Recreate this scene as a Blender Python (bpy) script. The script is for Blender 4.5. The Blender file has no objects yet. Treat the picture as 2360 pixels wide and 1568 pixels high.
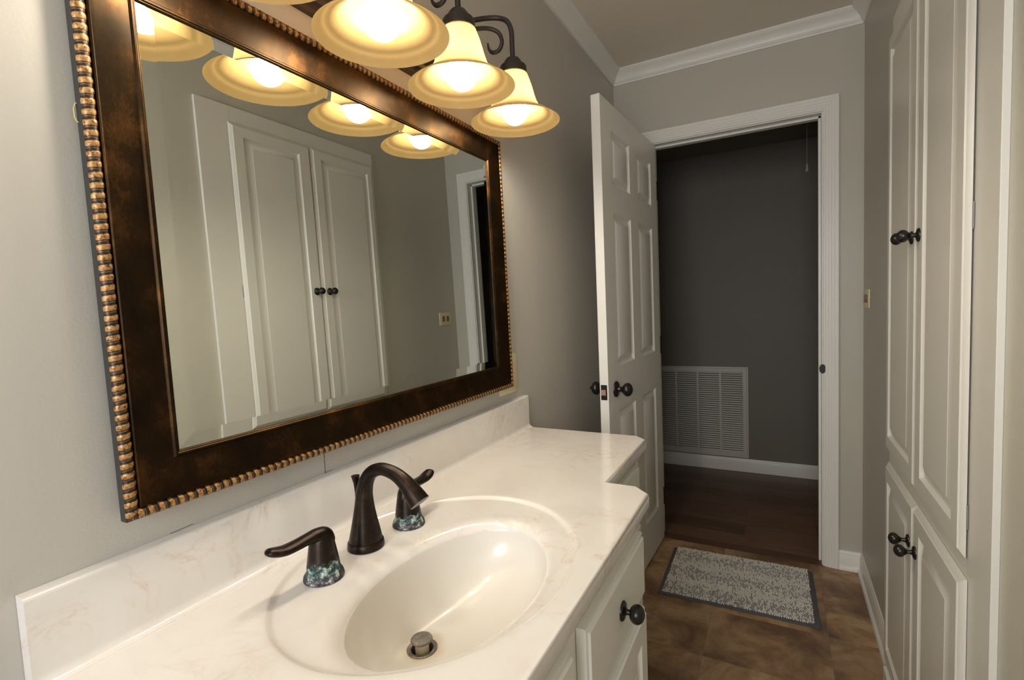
import bpy, bmesh, math, random
from mathutils import Vector, Matrix
random.seed(7)
PI = math.pi
SC = bpy.context.scene
COL = SC.collection

# ------------------------------------------------------------------ camera
cd = bpy.data.cameras.new('camera')
cd.sensor_width = 36.0
cd.lens = 36.0 * 1142.4057 / 2360.0
cd.clip_start = 0.02
cam = bpy.data.objects.new('camera', cd)
COL.objects.link(cam)
R_ = Vector((0.87996356, 0.47295073, -0.04451669))
U_ = Vector((0.00613038, 0.0823975, 0.99658069))
F_ = Vector((-0.47500163, 0.8772276, -0.06960743))
m = Matrix.Identity(4)
for i in range(3):
    m[i][0] = R_[i]; m[i][1] = U_[i]; m[i][2] = -F_[i]
m[0][3], m[1][3], m[2][3] = 0.75260658, 0.0, 1.26471932
cam.matrix_world = m
SC.camera = cam

# ------------------------------------------------------------------ view, world, lights
SC.view_settings.view_transform = 'Standard'
SC.view_settings.look = 'None'
SC.view_settings.exposure = 0.0
SC.view_settings.gamma = 1.0
SC.view_settings.use_curve_mapping = False
SC.cycles.max_bounces = 10
SC.cycles.diffuse_bounces = 6
SC.cycles.glossy_bounces = 6
SC.cycles.sample_clamp_indirect = 6.0
SC.cycles.use_denoising = True

world = bpy.data.worlds.new('world')
SC.world = world
world.use_nodes = True
world.node_tree.nodes['Background'].inputs[0].default_value = (0.60, 0.72, 0.85, 1)
world.node_tree.nodes['Background'].inputs[1].default_value = 0.6

def area_light(name, loc, rot, sx, sy, power, color):
    l = bpy.data.lights.new(name, 'AREA')
    l.shape = 'RECTANGLE'; l.size = sx; l.size_y = sy
    l.energy = power; l.color = color
    o = bpy.data.objects.new(name, l)
    o.location = loc; o.rotation_euler = rot
    COL.objects.link(o)
    return o
# daylight through the window in the wall behind the camera
area_light('window_daylight', (0.60, -1.28, 1.50), (PI/2, 0, 0), 0.84, 1.04, 30.5, (0.96, 0.97, 1.0))
BULB_STRENGTH = 101.0

# ------------------------------------------------------------------ measures (metres)
W, H, YF, YB = 1.0735, 2.4365, 2.6162, -1.35     # room: left wall x=0, right wall x=W, door wall y=YF
DR, DL, DZ, CW = 0.9195, 0.186, 2.042, 0.0608    # door opening
YH = 3.8416                                      # far wall of the hall
ZC = 0.862                                       # counter top
TB, HB, YN, YC = 0.0213, 0.1045, 0.199, 1.4475
D1, D2, YS, CH = 0.4121, 0.5116, 1.047, 0.0338

# ------------------------------------------------------------------ materials
def nt(name):
    mt = bpy.data.materials.new(name); mt.use_nodes = True
    n = mt.node_tree
    return mt, n, n.nodes['Principled BSDF']

def N(n, t, **kw):
    x = n.nodes.new(t)
    for k, v in kw.items():
        setattr(x, k, v)
    return x

def coords(n, kind='Object', scale=(1, 1, 1)):
    tc = N(n, 'ShaderNodeTexCoord'); mp = N(n, 'ShaderNodeMapping')
    mp.inputs['Scale'].default_value = scale
    n.links.new(tc.outputs[kind], mp.inputs['Vector'])
    return mp.outputs['Vector']

def noise(n, vec, scale, detail=3.0, rough=0.5, dist=0.0):
    t = N(n, 'ShaderNodeTexNoise')
    t.inputs['Scale'].default_value = scale; t.inputs['Detail'].default_value = detail
    t.inputs['Roughness'].default_value = rough; t.inputs['Distortion'].default_value = dist
    n.links.new(vec, t.inputs['Vector'])
    return t.outputs['Fac']

def ramp(n, fac, stops, interp='LINEAR'):
    r = N(n, 'ShaderNodeValToRGB')
    r.color_ramp.interpolation = interp
    el = r.color_ramp.elements
    while len(el) < len(stops):
        el.new(0.5)
    for e, (p, c) in zip(el, stops):
        e.position = p
        e.color = (c[0], c[1], c[2], 1) if hasattr(c, '__len__') else (c, c, c, 1)
    n.links.new(fac, r.inputs['Fac'])
    return r.outputs['Color']

def mixc(n, fac, a, b, mode='MIX'):
    x = N(n, 'ShaderNodeMix', data_type='RGBA', blend_type=mode)
    for sock, v in ((x.inputs[0], fac), (x.inputs[6], a), (x.inputs[7], b)):
        if hasattr(v, 'links') or isinstance(v, bpy.types.NodeSocket):
            n.links.new(v, sock)
        elif hasattr(v, '__len__'):
            sock.default_value = (v[0], v[1], v[2], 1)
        else:
            sock.default_value = v
    return x.outputs[2]

def math_(n, op, a, b=None, c=None, clamp=False):
    x = N(n, 'ShaderNodeMath', operation=op); x.use_clamp = clamp
    for i, v in enumerate((a, b, c)):
        if v is None: continue
        if isinstance(v, bpy.types.NodeSocket): n.links.new(v, x.inputs[i])
        else: x.inputs[i].default_value = v
    return x.outputs[0]

def bump(n, p, h, strength, dist=0.002):
    b = N(n, 'ShaderNodeBump')
    b.inputs['Strength'].default_value = strength; b.inputs['Distance'].default_value = dist
    n.links.new(h, b.inputs['Height']); n.links.new(b.outputs['Normal'], p.inputs['Normal'])

def sep(n, vec):
    s = N(n, 'ShaderNodeSeparateXYZ'); n.links.new(vec, s.inputs[0]); return s.outputs

def paint(name, col, rough=0.45, bscale=140, bstr=0.25, var=0.03, spec=0.5):
    mt, n, p = nt(name)
    v = coords(n)
    f = noise(n, v, 2.2, 4)
    c = ramp(n, f, [(0.3, [x*(1-var) for x in col]), (0.7, [min(1, x*(1+var)) for x in col])])
    n.links.new(c, p.inputs['Base Color'])
    p.inputs['Roughness'].default_value = rough
    p.inputs['Specular IOR Level'].default_value = spec
    bump(n, p, noise(n, v, bscale, 2), bstr)
    return mt

MWALL = paint('greige_wall_paint', (0.485, 0.470, 0.400), 0.42, 240, 0.10)
MCEIL = paint('ceiling_paint', (0.74, 0.685, 0.59), 0.8, 90, 0.2)
MTRIM = paint('white_trim_paint', (0.76, 0.745, 0.70), 0.35, 60, 0.06, 0.02)
MCAB = paint('offwhite_cabinet_paint', (0.66, 0.645, 0.59), 0.33, 80, 0.06, 0.02)
MVAN = paint('white_vanity_paint', (0.76, 0.75, 0.69), 0.32, 80, 0.05, 0.02)
MDOOR = paint('white_door_paint', (0.82, 0.80, 0.75), 0.38, 90, 0.08, 0.02)
MHALL = paint('hall_wall_paint', (0.175, 0.155, 0.128), 0.6, 170, 0.2)
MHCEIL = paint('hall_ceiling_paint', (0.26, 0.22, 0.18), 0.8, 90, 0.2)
MGRILLE = paint('grille_enamel', (0.55, 0.53, 0.48), 0.45, 60, 0.03, 0.01)
MIVORY = paint('ivory_plastic', (0.72, 0.62, 0.38), 0.35, 60, 0.02, 0.02)
MROCK = paint('brown_switch_plastic', (0.16, 0.09, 0.05), 0.4, 60, 0.02, 0.02)

def left_wall_mat():
    mt, n, p = nt('greige_wall_paint_with_crack')
    v = coords(n)
    col = (0.505, 0.482, 0.438)
    f = noise(n, v, 2.2, 4)
    c = ramp(n, f, [(0.3, [x*0.97 for x in col]), (0.7, [x*1.03 for x in col])])
    s = sep(n, v)
    wob = math_(n, 'MULTIPLY', math_(n, 'SUBTRACT', noise(n, v, 40, 2), 0.5), 0.004)
    dy = math_(n, 'ABSOLUTE', math_(n, 'SUBTRACT', math_(n, 'ADD', s[1], wob), 0.631))
    inz = math_(n, 'MULTIPLY', math_(n, 'LESS_THAN', s[2], 1.012), math_(n, 'GREATER_THAN', s[2], 0.9645))
    k = math_(n, 'MULTIPLY', math_(n, 'LESS_THAN', dy, 0.0008), inz)
    # thin caulk crack just over the backsplash
    dz = math_(n, 'ABSOLUTE', math_(n, 'SUBTRACT', math_(n, 'ADD', s[2], wob), 0.9675))
    iny = math_(n, 'MULTIPLY', math_(n, 'LESS_THAN', s[1], 0.648), math_(n, 'GREATER_THAN', s[1], 0.36))
    k2 = math_(n, 'MULTIPLY', math_(n, 'MULTIPLY', math_(n, 'LESS_THAN', dz, 0.0004), iny), math_(n, 'GREATER_THAN', noise(n, v, 14, 1), 0.5))
    c = mixc(n, math_(n, 'MAXIMUM', k, k2), c, (0.03, 0.03, 0.035))
    n.links.new(c, p.inputs['Base Color'])
    p.inputs['Roughness'].default_value = 0.42
    bump(n, p, noise(n, v, 240, 2), 0.10)
    return mt
MLEFT = left_wall_mat()

def marble():
    mt, n, p = nt('cultured_marble')
    v = coords(n)
    base = ramp(n, noise(n, v, 6, 4, 0.55, 0.6), [(0.3, (0.715, 0.675, 0.632)), (0.7, (0.77, 0.74, 0.702))])
    w = noise(n, v, 6.0, 6, 0.62, 1.6)
    a = math_(n, 'ABSOLUTE', math_(n, 'SUBTRACT', w, 0.5))
    vein = ramp(n, a, [(0.0, 1.0), (0.012, 0.45), (0.05, 0.0)])
    mask = ramp(n, noise(n, v, 3.6, 3, 0.6), [(0.46, 0.0), (0.60, 1.0)])
    fine = ramp(n, noise(n, v, 60, 4, 0.7), [(0.35, 0.2), (0.65, 1.0)])
    fac = math_(n, 'MULTIPLY', math_(n, 'MULTIPLY', vein, mask), math_(n, 'MULTIPLY', fine, 0.62))
    c = mixc(n, fac, base, (0.58, 0.41, 0.28))
    cloud = ramp(n, noise(n, v, 9, 5, 0.65, 0.8), [(0.56, 0.0), (0.78, 1.0)])
    c = mixc(n, math_(n, 'MULTIPLY', cloud, 0.30), c, (0.72, 0.56, 0.44))
    n.links.new(c, p.inputs['Base Color'])
    p.inputs['Roughness'].default_value = 0.16
    p.inputs['Coat Weight'].default_value = 0.3
    p.inputs['Coat Roughness'].default_value = 0.05
    return mt
MMARB = marble()

def bowl_mat():
    mt, n, p = nt('cultured_marble_bowl')
    v = coords(n)
    c = ramp(n, noise(n, v, 5, 3), [(0.3, (0.715, 0.675, 0.61)), (0.7, (0.745, 0.71, 0.65))])
    # rusty soap stain close round the drain
    s = sep(n, v)
    dx = math_(n, 'SUBTRACT', s[0], 0.258); dy = math_(n, 'SUBTRACT', s[1], 0.578)
    d = math_(n, 'SQRT', math_(n, 'ADD', math_(n, 'MULTIPLY', dx, dx), math_(n, 'MULTIPLY', dy, dy)))
    d = math_(n, 'ADD', d, math_(n, 'MULTIPLY', math_(n, 'SUBTRACT', noise(n, v, 50, 3), 0.5), 0.02))
    st = ramp(n, d, [(0.022, 0.55), (0.036, 0.0)])
    c = mixc(n, st, c, (0.62, 0.45, 0.27))
    n.links.new(c, p.inputs['Base Color'])
    p.inputs['Roughness'].default_value = 0.27
    p.inputs['Coat Weight'].default_value = 0.15
    return mt
MBOWL = bowl_mat()

def bronze(name, corr=None, rough=0.34):
    mt, n, p = nt(name)
    v = coords(n)
    c = ramp(n, noise(n, v, 60, 4, 0.6), [(0.35, (0.014, 0.009, 0.007)), (0.62, (0.026, 0.016, 0.011)), (0.8, (0.075, 0.036, 0.017))])
    met = 0.75
    p.inputs['Metallic'].default_value = met
    p.inputs['Roughness'].default_value = rough
    if corr:                                   # verdigris and lime scale on the foot
        s = sep(n, v)
        nz = noise(n, v, 70, 5, 0.7)
        hgt = math_(n, 'ADD', s[2], math_(n, 'MULTIPLY', math_(n, 'SUBTRACT', nz, 0.5), 0.040))
        k = ramp(n, math_(n, 'MULTIPLY', hgt, 10), [(corr*0.80*10, 1.0), (corr*1.02*10, 0.0)])
        nz2 = noise(n, v, 85, 5, 0.72)
        teal = ramp(n, nz2, [(0.44, (0.018, 0.02, 0.024)), (0.485, (0.035, 0.095, 0.082)), (0.54, (0.10, 0.20, 0.17)), (0.585, (0.40, 0.41, 0.37)), (0.68, (0.60, 0.60, 0.54))])
        foot = ramp(n, nz2, [(0.46, (0.020, 0.018, 0.026)), (0.56, (0.10, 0.11, 0.115)), (0.62, (0.50, 0.50, 0.46))])
        cc = mixc(n, math_(n, 'LESS_THAN', s[2], 0.012), teal, foot)
        c = mixc(n, k, c, cc)
        n.links.new(math_(n, 'MULTIPLY', math_(n, 'SUBTRACT', 1.0, k), met), p.inputs['Metallic'])
        n.links.new(math_(n, 'ADD', math_(n, 'MULTIPLY', k, 0.35), rough), p.inputs['Roughness'])
    n.links.new(c, p.inputs['Base Color'])
    return mt
MBRZ = bronze('oil_rubbed_bronze')
MBRZC = bronze('corroded_bronze_left', 0.030)
MBRZD = bronze('corroded_bronze_right', 0.025)
MIRON = paint('dark_iron', (0.022, 0.017, 0.014), 0.42, 120, 0.3, 0.2)
MPLATE = paint('dark_bronze_plate', (0.028, 0.018, 0.012), 0.35, 120, 0.1, 0.3)
MKNOB = paint('black_bronze_knob', (0.010, 0.008, 0.007), 0.28, 120, 0.05, 0.2)

def frame_mat():
    mt, n, p = nt('dark_mahogany_frame')
    v = coords(n)
    a = noise(n, v, 14, 5, 0.6)
    b = noise(n, coords(n, scale=(1, 1, 0.4)), 420, 3, 0.7)
    f = math_(n, 'ADD', math_(n, 'MULTIPLY', a, 0.78), math_(n, 'MULTIPLY', b, 0.22))
    c = ramp(n, f, [(0.38, (0.008, 0.0055, 0.0045)), (0.53, (0.021, 0.0105, 0.005)), (0.70, (0.090, 0.038, 0.012))])
    n.links.new(c, p.inputs['Base Color'])
    p.inputs['Metallic'].default_value = 0.75
    p.inputs['Specular Tint'].default_value = (1.0, 0.70, 0.34, 1)
    p.inputs['Specular IOR Level'].default_value = 0.5
    n.links.new(ramp(n, b, [(0.3, 0.32), (0.7, 0.42)]), p.inputs['Roughness'])
    return mt
MFRAME = frame_mat()
MFSIDE = paint('frame_side_black', (0.028, 0.028, 0.026), 0.55, 90, 0.2, 0.1)

def bead_mat():
    mt, n, p = nt('gilded_bead')
    tc = N(n, 'ShaderNodeTexCoord')
    s = sep(n, tc.outputs['UV'])
    v = coords(n)
    fr = math_(n, 'FRACT', math_(n, 'ADD', s[0], math_(n, 'MULTIPLY', s[1], 0.25)))
    nz = noise(n, v, 260, 4, 0.7)
    fr2 = math_(n, 'ADD', fr, math_(n, 'MULTIPLY', math_(n, 'SUBTRACT', nz, 0.5), 0.22))
    gold = ramp(n, fr2, [(0.04, 0.0), (0.09, 1.0), (0.56, 1.0), (0.63, 0.0), (0.68, 0.0), (0.71, 0.35), (0.78, 0.35), (0.84, 0.0)])
    gcol = ramp(n, nz, [(0.36, (0.06, 0.022, 0.008)), (0.46, (0.34, 0.17, 0.055)), (0.7, (0.58, 0.35, 0.13))])
    c = mixc(n, gold, (0.018, 0.009, 0.006), gcol)
    n.links.new(c, p.inputs['Base Color'])
    p.inputs['Metallic'].default_value = 0.35
    p.inputs['Roughness'].default_value = 0.42
    return mt
MBEAD = bead_mat()

def mirror_mat():
    mt, n, p = nt('mirror_silver')
    p.inputs['Base Color'].default_value = (0.86, 0.89, 0.86, 1)
    p.inputs['Metallic'].default_value = 1.0
    p.inputs['Roughness'].default_value = 0.0
    return mt
MMIR = mirror_mat()

def shade_mat():
    mt = bpy.data.materials.new('amber_alabaster_glass'); mt.use_nodes = True
    n = mt.node_tree
    for x in list(n.nodes): n.nodes.remove(x)
    out = N(n, 'ShaderNodeOutputMaterial')
    v = coords(n)
    c = ramp(n, noise(n, v, 22, 4, 0.6), [(0.3, (0.135, 0.076, 0.029)), (0.7, (0.165, 0.106, 0.048))])
    tr = N(n, 'ShaderNodeBsdfTranslucent'); n.links.new(c, tr.inputs[0])
    di = N(n, 'ShaderNodeBsdfDiffuse'); di.inputs[0].default_value = (0.245, 0.165, 0.064, 1)
    gl = N(n, 'ShaderNodeBsdfGlossy'); gl.inputs['Roughness'].default_value = 0.25
    m1 = N(n, 'ShaderNodeMixShader'); m1.inputs[0].default_value = 0.45
    n.links.new(tr.outputs[0], m1.inputs[1]); n.links.new(di.outputs[0], m1.inputs[2])
    m2 = N(n, 'ShaderNodeMixShader'); m2.inputs[0].default_value = 0.05
    n.links.new(m1.outputs[0], m2.inputs[1]); n.links.new(gl.outputs[0], m2.inputs[2])
    n.links.new(m2.outputs[0], out.inputs[0])
    return mt
MSHADE = shade_mat()

def bulb_mat():
    mt, n, p = nt('lit_bulb')
    p.inputs['Base Color'].default_value = (1, 1, 1, 1)
    p.inputs['Emission Color'].default_value = (1.0, 0.89, 0.72, 1)
    p.inputs['Emission Strength'].default_value = BULB_STRENGTH
    return mt
MBULB = bulb_mat()

def tile_mat():
    mt, n, p = nt('slate_look_floor_tile')
    v = coords(n)
    s = sep(n, v)
    gx = math_(n, 'DIVIDE', math_(n, 'SUBTRACT', s[0], 0.5055), 0.399)
    ix = math_(n, 'FLOOR', gx)
    off = math_(n, 'MULTIPLY', ix, 0.0)
    gy = math_(n, 'DIVIDE', math_(n, 'ADD', math_(n, 'SUBTRACT', s[1], 2.055), off), 0.292)
    iy = math_(n, 'FLOOR', gy)
    fx = math_(n, 'ABSOLUTE', math_(n, 'SUBTRACT', math_(n, 'FRACT', gx), 0.5))
    fy = math_(n, 'ABSOLUTE', math_(n, 'SUBTRACT', math_(n, 'FRACT', gy), 0.5))
    g = math_(n, 'MAXIMUM', math_(n, 'GREATER_THAN', fx, 0.5 - 0.0028), math_(n, 'GREATER_THAN', fy, 0.5 - 0.0040))
    cb = N(n, 'ShaderNodeCombineXYZ'); n.links.new(ix, cb.inputs[0]); n.links.new(iy, cb.inputs[1])
    wn = N(n, 'ShaderNodeTexWhiteNoise', noise_dimensions='3D'); n.links.new(cb.outputs[0], wn.inputs['Vector'])
    va = N(n, 'ShaderNodeVectorMath', operation='MULTIPLY_ADD')
    n.links.new(wn.outputs['Color'], va.inputs[0]); va.inputs[1].default_value = (9, 9, 9); n.links.new(v, va.inputs[2])
    t1 = noise(n, va.outputs[0], 4.6, 9, 0.64, 0.45)
    c = ramp(n, t1, [(0.32, (0.115, 0.075, 0.055)), (0.43, (0.205, 0.130, 0.080)), (0.52, (0.325, 0.220, 0.125)), (0.60, (0.430, 0.315, 0.190)), (0.70, (0.29, 0.180, 0.105))])
    t2 = noise(n, va.outputs[0], 28, 4, 0.6, 0.3)
    c = mixc(n, 0.5, c, ramp(n, t2, [(0.3, (0.45, 0.43, 0.42)), (0.7, (0.62, 0.60, 0.58))]), 'OVERLAY')
    tint = ramp(n, wn.outputs['Value'], [(0.0, (0.78, 0.74, 0.72)), (1.0, (1.12, 1.06, 1.0))])
    c = mixc(n, 1.0, c, tint, 'MULTIPLY')
    c = mixc(n, math_(n, 'MULTIPLY', g, 0.7), c, (0.20, 0.15, 0.10))
    n.links.new(c, p.inputs['Base Color'])
    p.inputs['Roughness'].default_value = 0.5
    h = math_(n, 'SUBTRACT', t2, g)
    bump(n, p, h, 0.2, 0.002)
    return mt
MTILE = tile_mat()

def wood_mat():
    mt, n, p = nt('dark_plank_floor')
    v = coords(n)
    br = N(n, 'ShaderNodeTexBrick')
    br.offset = 0.37; br.inputs['Scale'].default_value = 1.0
    br.inputs['Brick Width'].default_value = 0.92; br.inputs['Row Height'].default_value = 0.127
    br.inputs['Mortar Size'].default_value = 0.0009; br.inputs['Bias'].default_value = 0.0
    br.inputs['Color1'].default_value = (0.105, 0.055, 0.032, 1); br.inputs['Color2'].default_value = (0.20, 0.115, 0.068, 1)
    br.inputs['Mortar'].default_value = (0.02, 0.012, 0.008, 1)
    n.links.new(v, br.inputs['Vector'])
    gr = noise(n, coords(n, scale=(3, 60, 1)), 1.6, 6, 0.65, 0.6)
    c = mixc(n, 0.75, br.outputs['Color'], ramp(n, gr, [(0.3, (0.22, 0.2, 0.2)), (0.7, (0.75, 0.72, 0.7))]), 'OVERLAY')
    n.links.new(c, p.inputs['Base Color'])
    p.inputs['Roughness'].default_value = 0.42
    return mt
MWOOD = wood_mat()

def pile_mat():
    mt, n, p = nt('chenille_pile')
    g = N(n, 'ShaderNodeNewGeometry')
    v = coords(n)
    s = sep(n, v)
    # bands of denser grey loops that run along the rug
    wv = math_(n, 'SINE', math_(n, 'ADD', math_(n, 'MULTIPLY', s[1], 2*PI/0.145), 1.9))
    th = math_(n, 'ADD', math_(n, 'MULTIPLY', wv, 0.27), 0.34)
    dark = math_(n, 'LESS_THAN', g.outputs['Random Per Island'], th)
    w2 = noise(n, v, 300, 2)
    lite = ramp(n, w2, [(0.3, (0.58, 0.55, 0.49)), (0.7, (0.74, 0.71, 0.64))])
    dk = ramp(n, g.outputs['Random Per Island'], [(0.0, (0.22, 0.21, 0.22)), (0.5, (0.36, 0.34, 0.33))])
    c = mixc(n, math_(n, 'MULTIPLY', dark, 0.8), lite, dk)
    n.links.new(c, p.inputs['Base Color'])
    p.inputs['Roughness'].default_value = 0.95
    return mt
MPILE = pile_mat()
MBORD = paint('grey_canvas_binding', (0.085, 0.088, 0.10), 0.9, 600, 0.4, 0.1)
MDRAIN = bronze('tarnished_drain_metal', None, 0.4)
def drain_mat():
    mt, n, p = nt('tarnished_nickel')
    v = coords(n)
    c = ramp(n, noise(n, v, 90, 4, 0.6), [(0.35, (0.16, 0.14, 0.13)), (0.6, (0.28, 0.26, 0.23)), (0.72, (0.40, 0.36, 0.28))])
    n.links.new(c, p.inputs['Base Color']); p.inputs['Metallic'].default_value = 0.7; p.inputs['Roughness'].default_value = 0.42
    return mt
MDRAIN = drain_mat()
MSTEM = paint('stopper_plastic', (0.62, 0.52, 0.38), 0.35, 60, 0.05, 0.1)
MDARK = paint('dark_void', (0.012, 0.010, 0.010), 0.7, 60, 0.02, 0.02)
MLATCH = paint('copper_latch_bolt', (0.42, 0.24, 0.15), 0.4, 60, 0.02, 0.02)
MGOLD = paint('brass_wire', (0.60, 0.48, 0.22), 0.3, 60, 0.02, 0.02)
MCORD = paint('cotton_cord', (0.5, 0.42, 0.34), 0.9, 60, 0.02, 0.02)
MSTEEL = paint('hinge_steel', (0.20, 0.19, 0.20), 0.35, 60, 0.02, 0.02)

# ------------------------------------------------------------------ mesh helpers
class MB:
    def __init__(s):
        s.bm = bmesh.new()
    def v(s, p): return s.bm.verts.new(p)
    def f(s, vs):
        try: return s.bm.faces.new(vs)
        except ValueError: return None
    def box(s, x0, x1, y0, y1, z0, z1, bev=0.0, seg=2):
        t = bmesh.new()
        r = bmesh.ops.create_cube(t, size=1)
        bmesh.ops.scale(t, vec=(abs(x1-x0), abs(y1-y0), abs(z1-z0)), verts=t.verts)
        bmesh.ops.translate(t, vec=((x0+x1)/2, (y0+y1)/2, (z0+z1)/2), verts=t.verts)
        if bev > 0:
            bmesh.ops.bevel(t, geom=list(t.edges), offset=bev, segments=seg, profile=0.5, affect='EDGES')
        s.merge(t)
        return s
    def merge(s, t, mat=None):
        mp = {}
        for v in t.verts:
            mp[v] = s.bm.verts.new(mat @ v.co if mat else v.co)
        for f in t.faces:
            s.f([mp[v] for v in f.verts])
        t.free()
    def loops(s, ls, closed=True, cap0=False, cap1=False):
        """skin a list of equal-length loops of points"""
        V = [[s.v(p) for p in l] for l in ls]
        n = len(V[0])
        for a, b in zip(V, V[1:]):
            for i in range(n if closed else n-1):
                j = (i+1) % n
                s.f([a[i], a[j], b[j], b[i]])
        if cap0: s.f(list(reversed(V[0])))
        if cap1: s.f(V[-1])
        return V
    def lathe(s, prof, n=32, mat=None, cap0=False, cap1=False):
        """prof: (r, h) about local z"""
        ls = []
        for r, h in prof:
            l = [Vector((r*math.cos(2*PI*i/n), r*math.sin(2*PI*i/n), h)) for i in range(n)]
            ls.append([mat @ p for p in l] if mat else l)
        s.loops(ls, True, cap0, cap1)
        return s
    def tube(s, pts, rad, n=12, caps=True, flat=None):
        """tube along pts; rad number or list; flat = (vector, factor) squashes the section along that vector"""
        P = [Vector(p) for p in pts]
        if not hasattr(rad, '__len__'): rad = [rad]*len(P)
        ls = []; up = None
        for i, p in enumerate(P):
            t = (P[min(i+1, len(P)-1)] - P[max(i-1, 0)]).normalized()
            if up is None:
                up = Vector((0, 0, 1)) if abs(t.z) < 0.9 else Vector((1, 0, 0))
            a = (up - t*up.dot(t)).normalized(); b = t.cross(a); up = a
            l = []
            for k in range(n):
                q = a*math.cos(2*PI*k/n)*rad[i] + b*math.sin(2*PI*k/n)*rad[i]
                if flat:
                    fv = flat[0]; fac = flat[1][i] if hasattr(flat[1], '__len__') else flat[1]
                    q = q + fv*(q.dot(fv)*(fac-1))
                l.append(p+q)
            ls.append(l)
        s.loops(ls, True, caps, caps)
        return s
    def build(s, name, mat, parent=None, smooth=35, recalc=True):
        if recalc: bmesh.ops.recalc_face_normals(s.bm, faces=s.bm.faces)
        me = bpy.data.meshes.new(name)
        s.bm.to_mesh(me); s.bm.free()
        if smooth:
            me.polygons.foreach_set('use_smooth', [True]*len(me.polygons))
            me.set_sharp_from_angle(angle=math.radians(smooth))
        me.materials.append(mat)
        o = bpy.data.objects.new(name, me); COL.objects.link(o)
        if parent: o.parent = parent
        return o

def tag(o, label, cat, group=None):
    o['label'] = label; o['category'] = cat
    if group: o['group'] = group
    return o
def thing(name, label, cat, loc=(0, 0, 0), rz=0.0, group=None):
    o = bpy.data.objects.new(name, None); COL.objects.link(o)
    o.empty_display_size = 0.05
    o.location = loc; o.rotation_euler = (0, 0, rz)
    return tag(o, label, cat, group)
def struct(o, label=None):
    o['kind'] = 'structure'
    if label: o['label'] = label
    return o
def copy_tree(o, parent=None):
    c = o.copy(); COL.objects.link(c)
    if parent: c.parent = parent
    for ch in list(o.children): copy_tree(ch, c)
    return c

def spline(pts, per=8):
    """Catmull-Rom through points (tuples of any length)"""
    out = []
    n = len(pts)
    for i in range(n-1):
        p0 = pts[max(i-1, 0)]; p1 = pts[i]; p2 = pts[i+1]; p3 = pts[min(i+2, n-1)]
        for k in range(per):
            t = k/per
            out.append(tuple(0.5*((2*b)+(-a+c)*t+(2*a-5*b+4*c-d)*t*t+(-a+3*b-3*c+d)*t**3) for a, b, c, d in zip(p0, p1, p2, p3)))
    out.append(tuple(pts[-1]))
    return out

def panel_board(mb, Wd, Ht, T, panels, ucuts, vcuts, fmap, edge, prof):
    """raised-panel board. Front at depth 0, back at depth T. edge: loops (inset, depth) from back to the front face;
    prof: loops (inset, depth) inside each panel; fmap(u, v, d) -> point"""
    e = edge[-1][0]
    us = sorted(set([e, Wd-e] + ucuts)); vs = sorted(set([e, Ht-e] + vcuts))
    grid = {}
    for i, u in enumerate(us):
        for j, w in enumerate(vs):
            grid[i, j] = mb.v(fmap(u, w, 0))
    for i in range(len(us)-1):
        for j in range(len(vs)-1):
            cell = [grid[i, j], grid[i+1, j], grid[i+1, j+1], grid[i, j+1]]
            hit = None
            for (a, b, c, d) in panels:
                if abs(us[i]-a) < 1e-6 and abs(us[i+1]-b) < 1e-6 and abs(vs[j]-c) < 1e-6 and abs(vs[j+1]-d) < 1e-6:
                    hit = (a, b, c, d)
            if not hit:
                mb.f(cell)
            else:
                a, b, c, d = hit
                prev = cell
                for (ins, dep) in prof:
                    cur = [mb.v(fmap(a+ins, c+ins, dep)), mb.v(fmap(b-ins, c+ins, dep)), mb.v(fmap(b-ins, d-ins, dep)), mb.v(fmap(a+ins, d-ins, dep))]
                    for k in range(4):
                        mb.f([prev[k], prev[(k+1) % 4], cur[(k+1) % 4], cur[k]])
                    prev = cur
                mb.f(prev)
    # outer edge
    nu, nv = len(us), len(vs)
    ring = [(i, 0) for i in range(nu)] + [(nu-1, j) for j in range(1, nv)] + [(i, nv-1) for i in range(nu-2, -1, -1)] + [(0, j) for j in range(nv-2, 0, -1)]
    def at(i, j, ins, dep):
        u = ins if i == 0 else (Wd-ins if i == nu-1 else us[i])
        w = ins if j == 0 else (Ht-ins if j == nv-1 else vs[j])
        return fmap(u, w, dep)
    prev = [grid[k] for k in ring]
    for (ins, dep) in reversed(edge[:-1]):
        cur = [mb.v(at(i, j, ins, dep)) for (i, j) in ring]
        for k in range(len(ring)):
            mb.f([prev[k], prev[(k+1) % len(ring)], cur[(k+1) % len(ring)], cur[k]])
        prev = cur
    mb.f(prev)

def knob_mesh(mat4, name, parent, rose=0.016, ball=0.0155, proj=0.030, neck=0.005, m=None):
    """round cabinet knob about local z (z = out of the door)"""
    b = MB()
    prof = [(0.0001, 0), (rose, 0), (rose, 0.002), (rose*0.9, 0.0042), (neck*1.5, 0.006), (neck, 0.009), (neck, proj*0.42), (neck*1.5, proj*0.46)]
    c = proj - ball*0.55
    for k in range(1, 12):
        a = -PI/2 + 0.42 + (PI-0.42)*k/11
        prof.append((max(ball*math.cos(a), 0.0001), c + ball*0.82*math.sin(a)))
    b.lathe(prof, 28, mat4)
    return b.build(name, m or MKNOB, parent, 50)

def facing(loc, d):
    """matrix whose local z points along d"""
    z = Vector(d).normalized()
    x = Vector((0, 0, 1)).cross(z)
    if x.length < 1e-4: x = Vector((1, 0, 0))
    x.normalize(); y = z.cross(x)
    M = Matrix.Identity(4)
    for i in range(3):
        M[i][0], M[i][1], M[i][2], M[i][3] = x[i], y[i], z[i], loc[i]
    return M

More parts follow.
